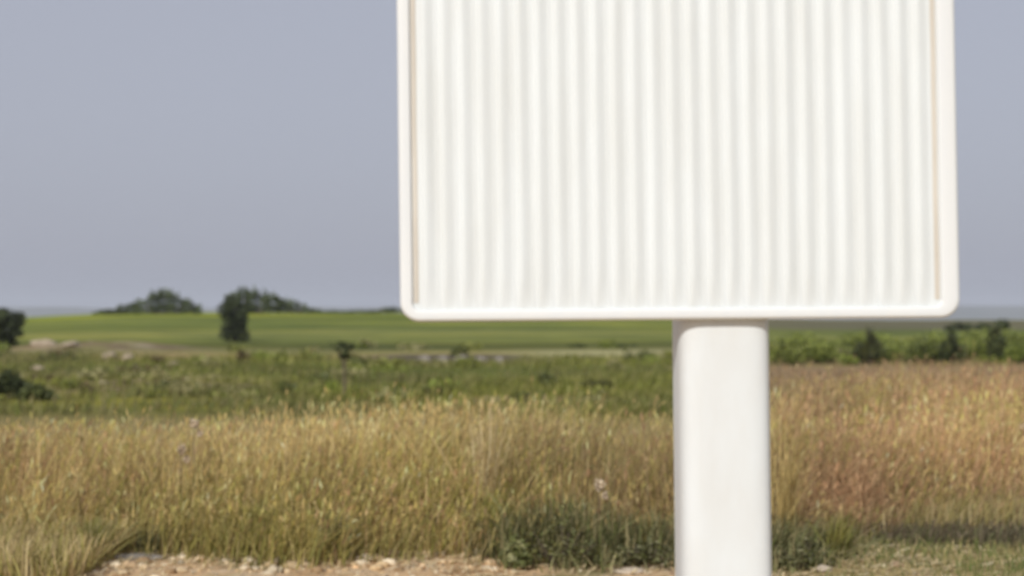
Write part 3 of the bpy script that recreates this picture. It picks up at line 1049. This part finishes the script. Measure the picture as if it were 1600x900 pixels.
# ------------------------------------------------------------------ stones of the fields
rock = [(70, 550, 1.1, .34, 'long grey brown boulder at the left end of the stony bank'), (112, 553, 0.9, .30, 'dull boulder second along the stony bank on the left'),
        (145, 546, 1.1, .40, 'palest and largest boulder on top of the stony bank'), (172, 561, 0.62, .28, 'pale boulder lower on the stony bank, right of the palest one'),
        (200, 563, 0.55, .25, 'pale boulder ending the stony bank on the right'), (60, 579, 0.42, .2, 'small whitish boulder in the grass below the stony bank'),
        (272, 572, 0.6, .16, 'flat pale boulder in the green field right of the stony bank'), (160, 597, 0.28, .12, 'small pale stone in the field above the dry grass on the left')]
for k, (px, py, w, h, lab) in enumerate(rock):
    p = P(px, py)
    stone('boulder' + ('' if k == 0 else '.%03d' % k), p, (w, w * 0.8, h), lab, 'boulder', 'boulders in the left field', M_ROCK, k + 1, rz=k * 1.3)
for k, (px, py, w, h, lab) in enumerate([(664, 566, 0.5, .30, 'grey stone nearest the sapling in the row left of the post'), (692, 566, 0.55, .26, 'darker grey stone second in the row below the sign'),
                                         (722, 565, 0.6, .28, 'wide grey stone in the middle of the row below the sign'), (752, 566, 0.6, .25, 'pinkish grey stone near the right end of the row below the sign'),
                                         (780, 567, 0.5, .28, 'grey stone ending the row below the sign on the right')]):
    stone('field_stone' + ('' if k == 0 else '.%03d' % k), P(px, py), (w, w * 0.7, h), lab, 'stone', 'grey stones in a row below the sign', M_STONE_G, k + 20, rz=k * 2.1)

# ------------------------------------------------------------------ stones and plants in front
near = [(222, 876, 0.34, .055, 'long flat grey stone lying at the foot of the grass on the left', M_STONE_G), (355, 880, 0.10, .045, 'small cream stone right of the flat grey stone', M_STONE),
        (432, 879, 0.12, .06, 'bright cream stone at the foot of the dark green tuft', M_STONE), (405, 876, 0.08, .05, 'pale pinkish stone left of the dark green tuft', M_STONE),
        (572, 873, 0.13, .05, 'pale yellowish clod midway along the grass edge', M_STONE), (618, 868, 0.15, .06, 'broad tan clod right of the pale yellowish clod', M_CLOD),
        (668, 862, 0.14, .04, 'flat cream slab at the grass edge right of the broad tan clod', M_STONE), (719, 860, 0.10, .055, 'upright whitish stone left of the stone pair by the green weeds', M_STONE),
        (750, 868, 0.13, .055, 'mauve grey stone beside the green weeds left of the post', M_STONE_G), (778, 874, 0.10, .05, 'dark brown clod against the green weeds', M_CLOD),
        (648, 884, 0.07, .04, 'small dark clod lying alone on the bare earth', M_CLOD), (985, 894, 0.22, .04, 'pinkish flat stone in front of the shade-coloured shrub by the post', M_STONE),
        (1285, 893, 0.16, .045, 'cream stone on the ground just right of the post', M_STONE), (1400, 890, 0.12, .04, 'tan stone in the short green grass right of the post', M_CLOD),
        (1598, 716, 0.0, 0.0, '', None)]
for k, (px, py, w, h, lab, mt) in enumerate(near[:-1]):
    nm = 'clod' if mt is M_CLOD else ('slab' if 'slab' in lab else 'stone')
    stone(nm, P(px, py), (w, w * 0.7, h), lab, nm, 'stones along the edge of the bare ground', mt, k + 50, rz=k * 0.9)

GRN = [(0.17, 0.185, 0.06), (0.22, 0.235, 0.09), (0.29, 0.28, 0.125)]
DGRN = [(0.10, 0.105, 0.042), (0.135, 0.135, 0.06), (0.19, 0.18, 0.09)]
YGRN = [(0.30, 0.28, 0.075), (0.38, 0.34, 0.12), (0.23, 0.23, 0.06)]
shrub('ground_shrub', P(880, 884), 0.80, 0.40, 'green grey low shrub at the foot of the grass left of the post', 'shrub', None, GRN + DGRN + OLIVE[1:], 16, 520, 0.020, 0.5, seed=60)
shrub('shade_shrub_left', P(1010, 887), 0.60, 0.30, 'added low shrub, leaves coloured as shade, touching the post on its left side', 'shrub', None, DGRN + OLIVE[:1], 12, 560, 0.020, 0.4, seed=61)  # added: dark leaf colour paints the ground shadow left of the post
shrub('shade_shrub_right', P(1245, 886), 0.52, 0.30, 'added low shrub, leaves coloured as shade, coming out behind the post on its right', 'shrub', None, DGRN + OLIVE[:1], 12, 560, 0.020, 0.4, seed=62)  # added: the same ground shadow put into leaf colour, right of the post
shrub('shade_shrub_back', P(1120, 884), 0.5, 0.34, 'added low shrub, leaves coloured as shade, standing right behind the white post', 'shrub', None, DGRN, 9, 900, 0.028, 0.35, seed=63)  # added foliage, coloured dark for the shadow behind the post
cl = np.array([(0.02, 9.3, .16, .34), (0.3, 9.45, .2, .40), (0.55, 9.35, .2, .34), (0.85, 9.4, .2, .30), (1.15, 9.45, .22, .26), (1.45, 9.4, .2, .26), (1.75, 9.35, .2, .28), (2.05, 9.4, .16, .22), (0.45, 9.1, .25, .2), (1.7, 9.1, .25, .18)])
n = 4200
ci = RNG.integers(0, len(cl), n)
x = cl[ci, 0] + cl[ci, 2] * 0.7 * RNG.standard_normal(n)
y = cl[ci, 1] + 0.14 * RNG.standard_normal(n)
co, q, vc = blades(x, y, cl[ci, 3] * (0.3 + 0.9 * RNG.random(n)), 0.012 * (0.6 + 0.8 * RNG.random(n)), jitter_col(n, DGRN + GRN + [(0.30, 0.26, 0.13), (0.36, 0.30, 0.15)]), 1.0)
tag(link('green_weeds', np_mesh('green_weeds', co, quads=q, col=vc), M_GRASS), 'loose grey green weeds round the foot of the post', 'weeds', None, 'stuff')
low_grass('corner_grass', 'straw and olive grass reaching the bottom left corner', 7000, (8.2, 9.6), (-4.4, -2.55), 0.26, YGRN[:2] + STRAW_LOW + STRAW_LOW, 0.010, 42, -0.5)
shrub('leafy_weed', P(808, 886), 0.28, 0.30, 'bright green leafy weed left of the green grey shrub', 'weed', None, GRN, 7, 500, 0.03, seed=64)
tuft('green_tuft', P(518, 871), 0.26, 0.36, 'dark green grass tuft in the middle of the grass edge', 'grass tuft', 'green tufts along the dry grass', DGRN + GRN, 200)
tuft('green_tuft.001', P(405, 862), 0.2, 0.42, 'thin green tuft left of the dark green middle tuft', 'grass tuft', 'green tufts along the dry grass', GRN + YGRN, 120)
tuft('green_tuft.002', P(150, 878), 0.3, 0.34, 'yellow green tuft at the grass foot left of the flat grey stone', 'grass tuft', 'green tufts along the dry grass', YGRN + GRN, 220)
tuft('green_tuft.003', P(235, 866), 0.34, 0.22, 'dark olive tuft overhanging the flat grey stone', 'grass tuft', 'green tufts along the dry grass', DGRN + [(0.12, 0.10, 0.04)], 220)
tuft('green_tuft.004', P(766, 858), 0.24, 0.46, 'upright yellow green tuft above the mauve grey stone', 'grass tuft', 'green tufts along the dry grass', YGRN, 200)
tuft('green_tuft.005', P(1303, 878), 0.2, 0.38, 'olive yellow tuft right of the shade-coloured shrub by the post', 'grass tuft', 'green tufts along the dry grass', YGRN + [(0.2, 0.17, 0.05)], 160)
tuft('green_tuft.006', P(660, 858), 0.24, 0.30, 'grey green tuft behind the flat cream slab', 'grass tuft', 'green tufts along the dry grass', [(0.17, 0.19, 0.09), (0.24, 0.24, 0.12)], 130)
tuft('straw_tuft', P(755, 850), 0.3, 1.02, 'tallest pale straw clump standing out left of the post', 'grass tuft', 'straw clumps in the dry grass', [(0.66, 0.55, 0.32), (0.52, 0.40, 0.2)], 90, 0.009, 0.8, 0.35)
tuft('straw_tuft.001', P(1345, 760), 0.5, 1.05, 'yellowish straw clump between the post and the right edge', 'grass tuft', 'straw clumps in the dry grass', [(0.50, 0.42, 0.16), (0.42, 0.34, 0.12)], 220, 0.010, 0.7, 0.35)
tuft('straw_tuft.002', P(1222, 860), 0.3, 0.95, 'golden stalks rising beside the right side of the post', 'grass tuft', 'straw clumps in the dry grass', [(0.54, 0.42, 0.18), (0.46, 0.34, 0.13)], 90, 0.009, 0.7, 0.3)
for k, (px, d, h, lab) in enumerate([(932, 9.55, 0.46, 'weed with a pale grey woolly head standing left of the post'), (302, 10.3, 0.82, 'tall weed with a pale fluffy head in the left part of the grass'),
                                     (282, 10.0, 0.66, 'weed with a pale pinkish head just below the tall fluffy one'), (1592, 12.2, 0.62, 'weed with a pale mauve head at the right edge')]):
    root = empty('seedhead_weed' + ('' if k == 0 else '.%03d' % k), Pd(px, d), lab, 'weed', 'weeds with pale seed heads')
    bm = bmesh.new()
    limb(bm, (0, 0, -0.02), (0.02, -0.03, h), 0.005, 0.003, 6, 5)
    bm_obj('stem', bm, M_BARK, root)
    m_ = 160
    pts, _ = clumped([(0.02, -0.03, h, 0.035, 0.035, 0.04), (0.055, -0.02, h - 0.07, 0.022, 0.022, 0.025)], m_, 0.5)
    co, q, vc = leaves(pts, 0.016, jitter_col(m_, [(0.72, 0.60, 0.44), (0.60, 0.49, 0.35)]))
    link('seedhead', np_mesh('seedhead', co, quads=q, col=vc), M_GRASS, root)

# ------------------------------------------------------------------ haze in the air
bm = bmesh.new()
bmesh.ops.create_cube(bm, size=1)
me = bpy.data.meshes.new('haze')
bm.to_mesh(me)
bm.free()
hz = link('haze', me)
x0, x1, y0, y1, z0, z1 = -6200, 6200, -120, 5600, -32, 62
hz.scale = (x1 - x0, y1 - y0, z1 - z0)
hz.location = ((x0 + x1) / 2, (y0 + y1) / 2, (z0 + z1) / 2)
m = bpy.data.materials.new('haze')
m.use_nodes = True
t = m.node_tree
t.nodes.clear()
pv = t.nodes.new('ShaderNodeVolumePrincipled')
pv.inputs['Color'].default_value = (0.86, 0.91, 1.0, 1)
pv.inputs['Density'].default_value = 0.0003
pv.inputs['Anisotropy'].default_value = 0.0
mo = t.nodes.new('ShaderNodeOutputMaterial')
t.links.new(pv.outputs[0], mo.inputs['Volume'])
me.materials.append(m)
tag(hz, 'thin even summer haze over the fields', 'haze', None, 'stuff')
